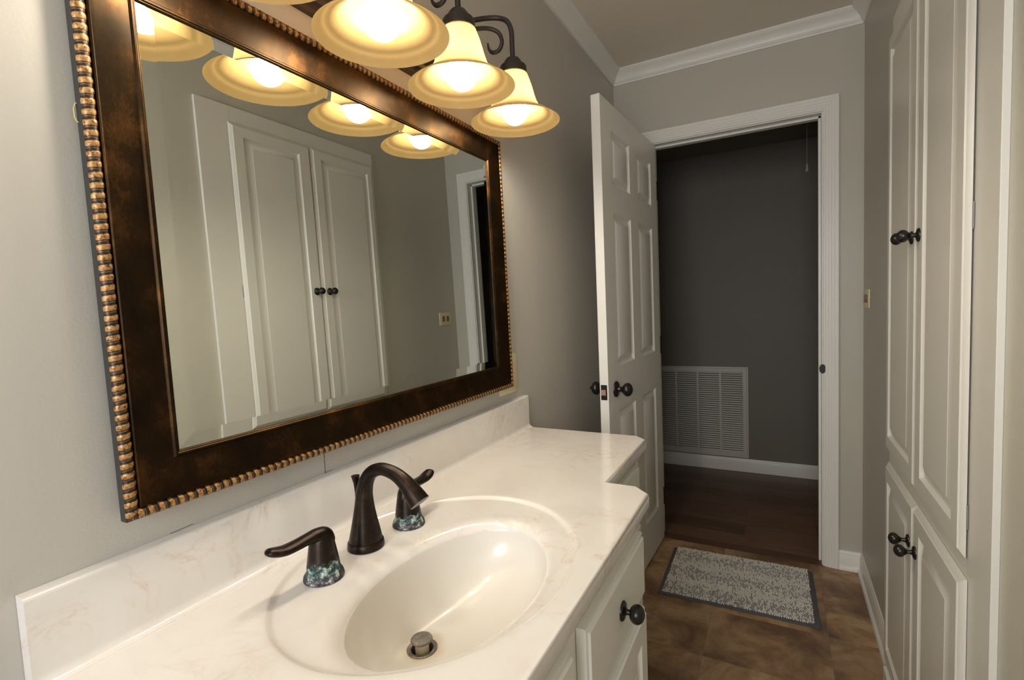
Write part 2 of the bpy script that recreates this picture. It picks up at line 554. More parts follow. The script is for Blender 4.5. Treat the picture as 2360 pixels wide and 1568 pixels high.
# ------------------------------------------------------------------ room shell
T = 0.10
b = MB(); b.box(-T, 0, YB-T, YF+T, -0.05, H+0.05); struct(b.build('wall_left', MLEFT, smooth=0), 'greige wall that holds the mirror and vanity')
b = MB(); b.box(W, W+T, YB-T, YF+T, -0.05, H+0.05); struct(b.build('wall_right', MWALL, smooth=0), 'greige wall beside the linen cabinet')
# wall with the doorway: one mesh around the opening
b = MB()
JB = 0.014                                                    # jamb thickness
b.box(0, DL-JB, YF, YF+T, -0.0, H+0.05); b.box(DR+JB, W, YF, YF+T, 0.0, H+0.05); b.box(DL-JB, DR+JB, YF, YF+T, DZ+JB, H+0.05)
struct(b.build('wall_far', MWALL, smooth=0), 'greige wall with the open doorway')
# wall behind the camera, with a window opening
b = MB()
WX0, WX1, WZ0, WZ1 = 0.18, 1.02, 0.98, 2.02
b.box(0, WX0, YB-T, YB, 0, H); b.box(WX1, W, YB-T, YB, 0, H); b.box(WX0, WX1, YB-T, YB, 0, WZ0); b.box(WX0, WX1, YB-T, YB, WZ1, H)
struct(b.build('wall_back', MWALL, smooth=0), 'greige wall behind the viewer')
b = MB()
for (x0, x1, z0, z1) in ((WX0-.05, WX0, WZ0-.05, WZ1+.05), (WX1, WX1+.05, WZ0-.05, WZ1+.05), (WX0, WX1, WZ1, WZ1+.05), (WX0, WX1, WZ0-.05, WZ0), (WX0, WX1, (WZ0+WZ1)/2-.015, (WZ0+WZ1)/2+.015)):
    b.box(x0, x1, YB-0.03, YB+0.015, z0, z1, 0.003)
struct(b.build('window_1', MTRIM, smooth=0), 'white window frame behind the viewer')
b = MB(); b.box(-T, W+T, YB-T, YF-0.012, -0.05, 0.0); struct(b.build('floor', MTILE, smooth=0), 'brown slate-look tile floor')
b = MB(); b.box(-T, W+T, YB-T, YF+T, H, H+0.05); struct(b.build('ceiling', MCEIL, smooth=0), 'beige ceiling')

def rect_sweep(mb, prof, path):
    """prof: list of (a, b); path(a, b) -> list of points; open sweep with end caps"""
    ls = [path(a, c) for a, c in prof]
    # loops across the profile: transpose
    V = [[mb.v(p) for p in l] for l in ls]
    n = len(V[0]); k = len(V)
    for i in range(n-1):
        for j in range(k):
            j2 = (j+1) % k
            mb.f([V[j][i], V[j][i+1], V[j2][i+1], V[j2][i]])
    mb.f([V[j][0] for j in range(k)]); mb.f([V[j][n-1] for j in reversed(range(k))])

# crown moulding: a = out from wall, d = down from ceiling
CP, CDN = 0.050, 0.0645
crown = [(0, 0), (CP, 0), (CP, 0.006), (CP-0.004, 0.009), (CP-0.006, 0.013), (CP-0.012, 0.017), (CP-0.021, 0.024), (CP-0.029, 0.034), (CP-0.033, 0.043), (CP-0.034, 0.046), (0.014, 0.049), (0.011, 0.054), (0.007, 0.058), (0.006, CDN), (0, CDN)]
b = MB(); rect_sweep(b, crown, lambda a, d: [(a, YB, H-d), (a, YF-a, H-d)]); struct(b.build('trim_1', MTRIM, smooth=30), 'white crown moulding over the mirror wall')
b = MB(); rect_sweep(b, crown, lambda a, d: [(a, YF-a, H-d), (W-a, YF-a, H-d)]); struct(b.build('trim_2', MTRIM, smooth=30), 'white crown moulding over the doorway')
b = MB(); rect_sweep(b, crown, lambda a, d: [(W-a, YF-a, H-d), (W-a, YB, H-d)]); struct(b.build('trim_3', MTRIM, smooth=30), 'white crown moulding over the cabinet wall')
# door casing: a = out from opening, d = out from wall
cas = [(0, 0), (0, 0.009), (0.003, 0.011), (0.008, 0.011), (0.010, 0.0135), (0.020, 0.0135), (0.022, 0.0150), (0.031, 0.0150), (0.033, 0.0165), (0.043, 0.0165), (0.045, 0.018), (CW-0.003, 0.018), (CW, 0.015), (CW, 0)]
b = MB(); rect_sweep(b, cas, lambda a, d: [(DL-0.004-a, YF-d, 0), (DL-0.004-a, YF-d, DZ+0.004+a), (DR+0.004+a, YF-d, DZ+0.004+a), (DR+0.004+a, YF-d, 0)])
struct(b.build('trim_4', MTRIM, smooth=30), 'white fluted casing round the doorway')
# jamb and stop
b = MB()
b.box(DR, DR+JB, YF-0.002, YF+T+0.002, 0, DZ+JB); b.box(DL-JB, DL, YF-0.002, YF+T+0.002, 0, DZ+JB); b.box(DL, DR, YF-0.002, YF+T+0.002, DZ, DZ+JB)
b.box(DR-0.010, DR, YF+0.040, YF+0.075, 0, DZ, 0.001); b.box(DL, DL+0.010, YF+0.040, YF+0.075, 0, DZ, 0.001); b.box(DL, DR, YF+0.040, YF+0.075, DZ-0.010, DZ, 0.001)
struct(b.build('trim_5', MTRIM, smooth=0), 'white door jamb with stop')
b = MB()
b.lathe([(0.0001, 0.0018), (0.0195, 0.0018), (0.021, 0.0)], 24, Matrix.Translation((DR+0.003, YF-0.0105, 0.918)) @ Matrix.Rotation(PI/2, 4, 'X') @ Matrix.Diagonal((0.62, 1, 1, 1)), False, True)
tag(b.build('strike_plate', MKNOB), 'small black strike plate on the right door jamb', 'strike plate')
# baseboards: a = out from wall, d = up
bb = [(0, 0), (0.020, 0), (0.020, 0.010), (0.017, 0.017), (0.013, 0.020), (0.011, 0.022), (0.011, 0.066), (0.009, 0.070), (0.009, 0.076), (0.006, 0.080), (0.005, 0.0874), (0, 0.0874)]
b = MB(); rect_sweep(b, bb, lambda a, d: [(DR+0.004+CW, YF-a, d), (W-a, YF-a, d)]); struct(b.build('baseboard_far', MTRIM, smooth=30), 'white baseboard right of the doorway')
b = MB(); rect_sweep(b, bb, lambda a, d: [(W-a, YF-a, d), (W-a, 1.951, d)]); struct(b.build('baseboard_right', MTRIM, smooth=30), 'white baseboard between door wall and linen cabinet')
b = MB(); rect_sweep(b, bb, lambda a, d: [(a, YC, d), (a, YF, d)]); struct(b.build('baseboard_left', MTRIM, smooth=30), 'white baseboard behind the open door')
# batten on the right wall, seen in the mirror only
b = MB(); b.box(W-0.003, W, 0.905, 0.925, 0, H-0.066, 0.001); struct(b.build('trim_6', MWALL, smooth=0), 'thin painted batten on the cabinet wall')

# hall beyond the doorway
HY0 = YF+T
b = MB(); b.box(-1.2, 2.2, YH, YH+T, 0, 2.27+.05); struct(b.build('wall_hall', MHALL, smooth=0), 'dark grey hall wall with the air grille')
b = MB(); b.box(-1.3, -1.2, HY0-.1, YH+T, 0, 2.32); struct(b.build('wall_hall_left', MHALL, smooth=0), 'hall end wall')
b = MB(); b.box(2.2, 2.3, HY0-.1, YH+T, 0, 2.32); struct(b.build('wall_hall_right', MHALL, smooth=0), 'hall end wall')
b = MB(); b.box(-1.2, -T, HY0-.02, HY0, 0, 2.27); b.box(W+T, 2.2, HY0-.02, HY0, 0, 2.27); struct(b.build('wall_hall_near', MHALL, smooth=0), 'hall side of the bathroom wall')
b = MB(); b.box(-1.2, 2.2, HY0, YH, 2.265, 2.32); struct(b.build('ceiling_hall', MHCEIL, smooth=0), 'dark hall ceiling')
b = MB(); b.box(-1.2, 2.2, YF-0.012, YH, -0.05, 0.0005); struct(b.build('floor_hall', MWOOD, smooth=0), 'dark wood plank hall floor')
bh = [(0, 0), (0.013, 0), (0.013, 0.075), (0.010, 0.083), (0.006, 0.088), (0.005, 0.0935), (0, 0.0935)]
b = MB(); rect_sweep(b, bh, lambda a, d: [(-1.2, YH-a, d), (2.2, YH-a, d)]); struct(b.build('baseboard_hall', MTRIM, smooth=30), 'white hall baseboard under the grille')

# return air grille
g = thing('return_air_grille', 'painted louvred return air grille low on the hall wall', 'air grille', (0.18, YH, 0.097))
gx0, gx1, gz0, gz1 = -0.395, 0.375, 0.003, 0.658
b = MB()
fr = [(0, 0), (0, 0.004), (0.006, 0.006), (0.009, 0.004), (0.011, 0.008), (0.034, 0.008), (0.037, 0.004), (0.037, 0)]
ls = []
for a, d in fr:
    ls.append([(gx0+a, -d, gz0+a), (gx1-a, -d, gz0+a), (gx1-a, -d, gz1-a), (gx0+a, -d, gz1-a)])
b.loops(ls + [ls[0]], True)
b.build('frame', MGRILLE, g, 30)
b = MB(); b.box(gx0+.03, gx1-.03, -0.0012, 0.0, gz0+.03, gz1-.03); b.build('backing', MDARK, g, 0)
b = MB()
nsl = 37
for k in range(nsl):
    z = gz0+0.042 + k*(gz1-gz0-0.084)/(nsl-1)
    q = [(-0.0015, z+0.0055), (-0.0075, z-0.0045), (-0.0067, z-0.0052), (-0.0010, z+0.0045)]
    b.loops([[(gx0+.034, y, zz) for y, zz in q], [(gx1-.034, y, zz) for y, zz in q]], True, True, True)
b.build('louvers', MGRILLE, g, 0)
for xm in (0.192, 0.037, -0.115, -0.267):
    b = MB(); b.box(xm-0.0065, xm+0.0065, -0.0088, -0.001, gz0+.034, gz1-.034, 0.001); b.build('mullion', MGRILLE, g, 0)

# pull cord in the hall
pc = thing('pull_cord', 'thin pull cord with a small tassel hanging in the dark hall', 'pull cord', (0.894, 3.30, 2.265))
b = MB(); b.tube([(0, 0, 0), (0, 0, -0.28)], 0.0011, 6); b.build('cord', MCORD, pc)
b = MB(); b.lathe([(0.0012, -0.278), (0.004, -0.285), (0.0075, -0.318), (0.0095, -0.326), (0.0001, -0.327)], 12); b.build('tassel', MCORD, pc)

# ------------------------------------------------------------------ door slab (hinged open against the left wall)
HX, HY = 0.2111, 2.5962
dv = Vector((-0.042804, -0.999083, 0)); nn = Vector((-0.999083, 0.042804, 0))
DW, DH, DT = 0.781, 2.017, 0.035
door = bpy.data.objects.new('door_1', None); COL.objects.link(door); door.location = (HX, HY, 0.009)
struct(door, 'white six panel door standing open')
def dmap(u, v_, d):
    p = dv*u + nn*d; return Vector((p.x, p.y, v_))
z0_ = 0.009
ucols = [0.104, 0.330, 0.440, 0.664]
vrows = [0.205, 0.824, 1.005, 1.610, 1.717, 1.922]
vr = [v_-z0_ for v_ in vrows]
pans = []
for (a, c) in ((ucols[0], ucols[1]), (ucols[2], ucols[3])):
    for (e, f_) in ((vr[0], vr[1]), (vr[2], vr[3]), (vr[4], vr[5])):
        pans.append((a, c, e, f_))
pprof = [(0.011, 0.0095), (0.015, 0.0098), (0.035, 0.0022), (0.037, 0.0015)]
b = MB()
panel_board(b, DW, DH, DT/2, pans, ucols, vr, dmap, [(0, DT/2), (0, 0.001), (0.001, 0)], pprof)
panel_board(b, DW, DH, DT/2, pans, ucols, vr, lambda u, v_, d: dmap(u, v_, DT-d), [(0, DT/2), (0, 0.001), (0.001, 0)], pprof)
b.build('slab', MDOOR, door, 25)
KU, KZ = 0.697, 0.916-z0_
def door_knob(side, name):
    base = dv*KU + Vector((0, 0, KZ)) + (Vector((0, 0, 0)) if side > 0 else nn*DT)
    M = facing(base, -nn if side > 0 else nn)
    b = MB()
    prof = [(0.0001, 0), (0.032, 0), (0.032, 0.003), (0.029, 0.007), (0.020, 0.009), (0.012, 0.012), (0.0105, 0.018), (0.0105, 0.026), (0.015, 0.030)]
    for k in range(1, 13):
        a = -PI/2+0.5 + (PI-0.5)*k/12
        prof.append((max(0.027*math.cos(a), 0.0001), 0.047+0.020*math.sin(a)))
    if side < 0:
        prof[-1] = (0.007, prof[-2][1]+0.001); prof += [(0.006, 0.072), (0.0001, 0.0745)]
    b.lathe(prof, 32, M)
    b.build(name, MKNOB, door, 50)
door_knob(1, 'door_knob'); door_knob(-1, 'door_knob')
b = MB()
lm = Matrix.Translation(dv*(DW+0.0006) + nn*(DT/2) + Vector((0, 0, KZ)))
t = MB(); 
cx = dv*(DW) + nn*(DT/2) + Vector((0, 0, KZ))
def latch_box(name, hw, hh, prot, m):
    b = MB()
    t = bmesh.new(); bmesh.ops.create_cube(t, size=1)
    for v_ in t.verts:
        q = v_.co.copy()
        v_.co = cx + nn*(q.x*2*hw) + dv*((q.y+0.5)*prot) + Vector((0, 0, q.z*2*hh))
    bmesh.ops.bevel(t, geom=list(t.edges), offset=min(hw, hh, prot*0.9)*0.3, segments=2, affect='EDGES')
    b.merge(t)
    return b.build(name, m, door)
lp = latch_box('latch_plate', 0.0115, 0.0285, 0.0018, MKNOB)
lb = latch_box('latch_bolt', 0.0070, 0.0085, 0.007, MLATCH); lb.parent = lp
for hz in (0.22, 1.02, 1.80):
    b = MB(); b.tube([(-0.002, 0.012, hz-0.045), (-0.002, 0.012, hz+0.045)], 0.006, 12); b.build('hinge', MKNOB, door)

# ------------------------------------------------------------------ light switch plate on the right wall, plate on the left wall
s_ = thing('switch_plate', 'ivory two-rocker switch plate on the wall right of the doorway', 'light switch', (W, 2.495, 1.228))
b = MB(); b.box(-0.0055, 0, -0.058, 0.058, -0.0385, 0.0385, 0.002); b.build('plate', MIVORY, s_)
for y in (-0.022, 0.022):
    b = MB(); b.box(-0.0095, -0.005, y-0.010, y+0.010, -0.0165, 0.0165, 0.0012); b.build('rocker', MROCK, s_)
b = MB(); b.box(0, 0.0055, -0.0575, 0.0575, -0.0615, 0.0615, 0.002)
o_ = b.build('wall_plate', MIVORY); o_.location = (0, 1.349, 1.0505)
tag(o_, 'ivory wall plate partly hidden behind the mirror frame corner', 'wall plate')

# ------------------------------------------------------------------ mirror
mir = thing('framed_mirror', 'large wall mirror in a dark brown wooden frame with gold beading', 'mirror', (0.0149, 0.80, 1.40))
mir.rotation_euler = (0, -0.0128, 0.0048)
my0, my1, mz0, mz1 = 0.2986-0.80, 1.3384-0.80, 1.0132-1.40, 1.7571-1.40
X0 = 0.0149
def ringpts(w, x):
    return [(x-X0, my0+w, mz0+w), (x-X0, my1-w, mz0+w), (x-X0, my1-w, mz1-w), (x-X0, my0+w, mz1-w)]
FWD = 0.0725
prof = [(0.001, 0.0075), (0.001, 0.0215), (0.0135, 0.0215), (0.0150, 0.0250), (0.0165, 0.0262), (0.0180, 0.0255)]
for k in range(1, 9):
    s0 = k/8
    prof.append((0.0180+0.046*s0, 0.0255 - 0.0095*math.sin(s0*PI/2)))
prof += [(0.0650, 0.0175), (0.0665, 0.0188), (0.0690, 0.0188), (0.0705, 0.0172), (0.0715, 0.0172), (FWD, 0.0160), (FWD, 0.0075)]
b = MB(); ls = [ringpts(w, x) for w, x in prof]; b.loops(ls+[ls[0]], True)
fo = b.build('frame', MFRAME, mir, 28)
b = MB(); q = ringpts(0.0, 0.0075); q2 = ringpts(0.0, 0.0212); q3 = ringpts(0.0012, 0.0075); q4 = ringpts(0.0012, 0.0212)
b.loops([q, q2, q4, q3, q], True); b.build('frame_side', MFSIDE, mir, 0)
# beading with its own length coordinate in the UV map
def beading():
    bm = bmesh.new(); uv = bm.loops.layers.uv.new('UVMap')
    rings = []
    c = ringpts(0.0, 0.0)
    unit = 0.0124; NS = 8
    R = 0.0072
    sides = [(0, 1), (1, 2), (2, 3), (3, 0)]
    for (i, j) in sides:
        p, q_ = Vector(c[i]), Vector(c[j])
        L = (q_-p).length; d = (q_-p)/L
        # inward direction
        inn = Vector((0, -d.z, d.y)); mid = (p+q_)/2
        if inn.dot(Vector((mid.x, (my0+my1)/2, (mz0+mz1)/2))-mid) < 0: inn = -inn
        nU = round(L/unit); NL = nU*10
        prev = None
        for k in range(NL+1):
            s0 = k/NL; u = s0*nU
            row = []
            for a in range(NS+1):
                th = PI*a/NS
                ph = (u + 0.25*(a/NS)) % 1.0 if a else u % 1.0
                if ph < 0.58: bulge = 0.98 + 0.05*math.sin(PI*ph/0.58)
                else: bulge = 0.90 + 0.07*abs(math.sin(2*PI*(ph-0.58)/0.42))
                w = R - R*math.cos(th)*bulge
                h = R*math.sin(th)*bulge*0.95
                s1 = min(max(s0*L, w), L-w)
                pt = p + d*s1 + inn*(w-0.0002); pt.x = 0.0205 - X0 + h
                row.append((bm.verts.new(pt), u, a/NS))
            if prev:
                for a in range(NS):
                    try: f = bm.faces.new([prev[a][0], prev[a+1][0], row[a+1][0], row[a][0]])
                    except ValueError: continue
                    f.smooth = True
                    for lo, (vv, uu, ww) in zip(f.loops, (prev[a], prev[a+1], row[a+1], row[a])):
                        lo[uv].uv = (uu, ww)
            prev = row
    bmesh.ops.recalc_face_normals(bm, faces=bm.faces)
    me = bpy.data.meshes.new('beading'); bm.to_mesh(me); bm.free(); me.materials.append(MBEAD)
    o = bpy.data.objects.new('beading', me); COL.objects.link(o); o.parent = mir
    o['label'] = 'gilded rope beading'
    return o
beading()
# glass with bevelled margin
b = MB()
e0 = ringpts(FWD-0.004, 0.01365); e1 = ringpts(FWD+0.021, 0.01490)
V = b.loops([e0, e1], True); b.f(V[1])
V0 = b.loops([e0, ringpts(FWD-0.004, 0.0105)], True)
b.build('glass', MMIR, mir, 0)
b = MB()
b.tube([(0.002-X0+0.008, my0+0.004, 0.132), (0.002-X0+0.007, my0-0.001, 0.130), (0.002-X0+0.007, my0-0.0028, 0.124), (0.002-X0+0.007, my0-0.0028, 0.114), (0.002-X0+0.007, my0-0.001, 0.109), (0.002-X0+0.008, my0+0.004, 0.107)], 0.0009, 8)
b.build('hanging_wire', MGOLD, mir)

# ------------------------------------------------------------------ vanity cabinet
van = thing('vanity_cabinet', 'white stepped vanity cabinet under the marble top', 'cabinet', (0, 0, 0))
XB, XF = 0.477, 0.4985            # near section: box front, door faces
XB2, XF2 = 0.374, 0.3945          # far section
TH = 0.034                        # counter edge thickness
b = MB()
ZT = ZC-TH-0.0006
PT = 0.017
ya, yb, yc = YN+0.015, YS-0.012, YC-0.020
b.box(XB-PT, XB, ya, yb, 0.095, ZT); b.box(XB2-PT, XB2, yb, yc, 0.095, ZT)          # fronts
b.box(0.001, XB-PT, ya, ya+PT, 0.0, ZT); b.box(0.001, XB-PT, yb-PT, yb, 0.0, ZT)     # sides
b.box(0.001, XB2-PT, yc-PT, yc, 0.0, ZT)
b.box(0.001, XB-PT, ya+PT, yb-PT, 0.095, 0.112); b.box(0.001, XB2-PT, yb, yc-PT, 0.095, 0.112)   # bottoms
b.box(XB-0.075, XB-0.060, ya+PT, yb-PT, 0.0, 0.095); b.box(XB2-0.075, XB2-0.060, yb, yc-PT, 0.0, 0.095)  # toe kicks
b.build('carcass', MVAN, van, 0)
EDGE = [(0, 0.0205), (0, 0.008), (0.0015, 0.005), (0.007, 0.0035), (0.0085, 0.0008), (0.0095, 0)]
PP = [(0.003, 0.006), (0.006, 0.008), (0.010, 0.008), (0.036, 0.002), (0.038, 0.0006)]
def van_front(kind, y0, y1, z0, z1, xf, panel=False, knob=None):
    b = MB()
    fm = lambda u, v_, d: Vector((xf-d, y0+u, z0+v_))
    wd, ht = y1-y0, z1-z0
    if panel:
        ins = 0.052
        panel_board(b, wd, ht, 0.0205, [(ins, wd-ins, ins, ht-ins)], [ins, wd-ins], [ins, ht-ins], fm, EDGE, PP)
    else:
        panel_board(b, wd, ht, 0.0205, [], [], [], fm, EDGE, PP)
    o = b.build(kind, MVAN, van, 30)
    if knob:
        knob_mesh(facing((xf, knob[0], knob[1]), (1, 0, 0)), 'knob', o, 0.0175, 0.0170, 0.036)
    return o
van_front('drawer', 0.668, 1.0185, 0.640, 0.774, XF, False, (0.843, 0.7035))
van_front('cabinet_door', 0.668, 1.0250, 0.130, 0.606, XF, True)
van_front('drawer', 0.262, 0.615, 0.640, 0.780, XF, False, (0.438, 0.7035))
van_front('cabinet_door', 0.262, 0.615, 0.130, 0.606, XF, True)
van_front('drawer', 1.075, 1.405, 0.655, 0.790, XF2, False, (1.24, 0.72))
van_front('cabinet_door', 1.075, 1.405, 0.130, 0.620, XF2, True)

# ------------------------------------------------------------------ marble top with integral bowl
top = thing('countertop', 'cream cultured marble vanity top with integral oval bowl and backsplash', 'vanity top', (0, 0, 0))
RR = 0.006
outline = [(0.0, YN), (D2, YN), (D2, YS-CH), (D2-CH, YS), (D1, YS), (D1, YC-CH), (D1-CH, YC), (0.0, YC)]
def inset(poly, d):
    n = len(poly); out = []
    for i in range(n):
        p0, p1, p2 = Vector(poly[i-1]), Vector(poly[i]), Vector(poly[(i+1) % n])
        e1 = (p1-p0).normalized(); e2 = (p2-p1).normalized()
        n1 = Vector((-e1.y, e1.x)); n2 = Vector((-e2.y, e2.x))
        mm = (n1+n2); mm = mm/ mm.dot(n1)
        out.append(p1+mm*d)
    return out
b = MB()
ls = []
edge_prof = [(0.022, -TH), (0.003, -TH), (0.0008, -TH+0.003), (0.0, -TH+0.006), (0.0, -RR)]
for k in range(1, 6):
    a = PI/2*k/5
    edge_prof.append((RR-RR*math.cos(a), -RR+RR*math.sin(a)))
for ins, z in edge_prof:
    ls.append([(p.x, p.y, ZC+z) for p in inset(outline, ins)])
b.loops(ls, True)
IN = inset(outline, RR)
yq = IN[4].y
# far patch
b.f([b.v((IN[7].x, yq, ZC)), b.v((IN[4].x, yq, ZC)), b.v((IN[5].x, IN[5].y, ZC)), b.v((IN[6].x, IN[6].y, ZC)), b.v((IN[7].x, IN[7].y, ZC))])
near = [Vector((IN[0].x, IN[0].y)), Vector((IN[1].x, IN[1].y)), Vector((IN[2].x, IN[2].y)), Vector((IN[3].x, IN[3].y)), Vector((IN[4].x, yq)), Vector((IN[0].x, yq))]
RC = (0.261, 0.620); RA = (0.219, 0.2655)
BC = (0.3165, 0.594); BA = (0.120, 0.1905)
DC = (0.2560, 0.5760); DRR = 0.0235
angs = set(2*PI*k/180 for k in range(180))
for p in near:
    angs.add(math.atan2((p.y-RC[1])/RA[1], (p.x-RC[0])/RA[0]) % (2*PI))
angs = sorted(angs)
# drop near-duplicates
keep = [angs[0]]
for a in angs[1:]:
    if a-keep[-1] > 1e-5: keep.append(a)
angs = keep
def ray_to(poly, c, d):
    best = None
    for i in range(len(poly)):
        p, q = poly[i], poly[(i+1) % len(poly)]
        e = q-p; den = d.x*e.y-d.y*e.x
        if abs(den) < 1e-12: continue
        w = p-c; t = (w.x*e.y-w.y*e.x)/den; s0 = (w.x*d.y-w.y*d.x)/den
        if t > 0 and -1e-6 <= s0 <= 1+1e-6 and (best is None or t < best): best = t
    return c+d*best
IB = inset(outline, 0.022)
nearb = [Vector((IB[0].x, IB[0].y)), Vector((IB[1].x, IB[1].y)), Vector((IB[2].x, IB[2].y)), Vector((IB[3].x, IB[3].y)), Vector((IB[4].x, IB[4].y)), Vector((IB[0].x, IB[4].y))]
ell = lambda c, a, bb_, z: [(c[0]+a*math.cos(t), c[1]+bb_*math.sin(t), ZC+z) for t in angs]
ls = []
l0 = []
for t in angs:
    q = ray_to(near, Vector(RC), Vector((RA[0]*math.cos(t), RA[1]*math.sin(t))))
    l0.append((q.x, q.y, ZC))
ls.append(l0)
for e, z in ((0.010, 0), (0.002, 0), (0.0, -0.0004), (-0.0025, -0.0018), (-0.006, -0.0042), (-0.0085, -0.0050), (-0.011, -0.0052)):
    ls.append(ell(RC, RA[0]+e, RA[1]+e, z))
for e, z in ((0.034, -0.0058), (0.026, -0.0064), (0.019, -0.0078), (0.013, -0.0100), (0.008, -0.0130), (0.004, -0.0165), (0.0015, -0.0205)):
    ls.append(ell(BC, BA[0]+e, BA[1]+e, z))
deck = b
rim = ls[-1]
lb = []
for t in angs:
    q = ray_to(nearb, Vector(RC), Vector((RA[0]*math.cos(t), RA[1]*math.sin(t))))
    lb.append((q.x, q.y, ZC-TH))
deck.loops(ls+[ell(BC, BA[0]+0.0015, BA[1]+0.0015, -TH), lb], True)
deck.f([deck.v((p.x, p.y, ZC-TH)) for p in (IB[4], IB[5], IB[6], IB[7], Vector((IB[0].x, IB[4].y)))])
deck.build('slab', MMARB, top, 40)
b = MB()
ls = [rim]
DEP = 0.128
for k in range(1, 29):
    th = PI/2*k/28
    u = math.cos(th)
    s0 = 1-u
    c = (BC[0]+(DC[0]-BC[0])*s0, BC[1]+(DC[1]-BC[1])*s0)
    a = DRR+(BA[0]+0.001-DRR)*u; a2 = DRR+(BA[1]+0.001-DRR)*u
    z = -0.0205-(DEP-0.0205)*math.sin(th)**0.92
    ls.append(ell(c, a, a2, z))
b.loops(ls, True)
b.build('bowl', MBOWL, top, 60)
ZD = ZC-DEP
# backsplash
b = MB()
prof = []
fr = 0.013
for k in range(0, 7):
    a = PI/2*k/6
    prof.append((TB+fr-fr*math.sin(a), ZC+0.0003+fr-fr*math.cos(a)))
rt = 0.005
for k in range(0, 6):
    a = PI/2*k/5
    prof.append((TB-rt+rt*math.cos(a), ZC+HB-rt+rt*math.sin(a)))
prof += [(0.0005, ZC+HB), (0.0005, ZC-0.002), (TB+fr, ZC-0.002)]
ls = [[(x, YN+0.0005, z) for x, z in prof], [(x, YC-0.0005, z) for x, z in prof]]
b.loops(ls, True, True, True)
b.build('backsplash', MMARB, top, 30)

# drain
dr = thing('sink_drain', 'raised tarnished pop-up drain in the sink bowl', 'drain', (DC[0], DC[1], ZD))
b = MB(); b.lathe([(0.0238, -0.001), (0.0240, 0.0012), (0.0225, 0.0022), (0.0175, 0.0008), (0.0165, -0.004), (0.0165, -0.03), (0.0001, -0.03)], 40); b.build('flange', MDRAIN, dr, 40)
b = MB(); b.lathe([(0.0001, -0.026), (0.0108, -0.026), (0.0108, 0.014), (0.0001, 0.014)], 24); b.build('stem', MSTEM, dr, 40)
b = MB(); b.lathe([(0.0001, 0.0135), (0.0160, 0.0135), (0.0172, 0.0150), (0.0172, 0.0160), (0.0160, 0.0174), (0.010, 0.0180), (0.0001, 0.0182)], 40); b.build('stopper', MDRAIN, dr, 40)

# ------------------------------------------------------------------ faucet
ZDK = ZC-0.0050
fa = thing('faucet', 'dark bronze widespread faucet with gooseneck spout and two corroded lever handles', 'faucet', (0.1145, 0.610, ZDK))
path = spline([(0, 0.0110, 0.0285), (0.0005, 0.020, 0.0272), (0.001, 0.035, 0.0240), (0.0015, 0.055, 0.0200), (0.0025, 0.078, 0.0162), (0.0045, 0.098, 0.0142), (0.011, 0.118, 0.0128), (0.024, 0.134, 0.0116), (0.042, 0.1420, 0.0108), (0.058, 0.1425, 0.0108), (0.078, 0.1375, 0.0114), (0.096, 0.1270, 0.0128), (0.111, 0.1130, 0.0150), (0.1255, 0.0965, 0.0176)], 6)
b = MB()
b.tube([(x, 0, z) for x, z, r in path], [r for x, z, r in path], 28, True)
sp = b.build('spout', MBRZ, fa, 50)
b = MB(); b.lathe([(0.0001, 0.0002), (0.0312, 0.0002), (0.0318, 0.002), (0.0308, 0.010), (0.0290, 0.0125), (0.0001, 0.0125)], 40); b.build('base_ring', MBRZ, sp, 40)
b = MB(); b.tube([(-0.020, 0.004, 0.02), (-0.0190, 0.004, 0.092), (-0.0185, 0.004, 0.108), (-0.0190, 0.004, 0.122)], [0.0028, 0.0028, 0.0045, 0.0075], 16); b.build('lift_rod', MBRZ, sp, 40)

def handle(label, y, sgn, mat):
    b = MB()
    b.lathe([(0.0001, 0.0002), (0.0300, 0.0002), (0.0306, 0.002), (0.0295, 0.007), (0.0262, 0.0125), (0.0250, 0.016), (0.0235, 0.028), (0.0212, 0.042), (0.0192, 0.054), (0.0178, 0.063), (0.0150, 0.0700), (0.009, 0.0738), (0.0001, 0.0750)], 36)
    h = b.build('handle', mat, fa, 50)
    h.location = (0.0125, y-0.610, 0)
    h.rotation_euler = (0, 0, sgn*0.10)
    h['label'] = label
    b = MB()
    pts = spline([(0.010, 0.052, 0.0125, 1.0), (0.004, 0.0635, 0.0145, 0.95), (-0.008, 0.0690, 0.0140, 0.78), (-0.024, 0.0700, 0.0128, 0.62), (-0.042, 0.0690, 0.0132, 0.54), (-0.060, 0.0690, 0.0138, 0.50), (-0.074, 0.0725, 0.0130, 0.46), (-0.0835, 0.0770, 0.0090, 0.46), (-0.0860, 0.0785, 0.0020, 0.6)], 6)
    b.tube([(0, -sgn*a, z) for a, z, r, f in pts], [r for a, z, r, f in pts], 20, True, (Vector((0, 0, 1)), [f for a, z, r, f in pts]))
    b.build('lever', MBRZ, h, 60)
handle('left handle, its foot thick with green corrosion', 0.508, -1, MBRZC)
handle('right handle, a thin green ring on its foot', 0.709, 1, MBRZD)

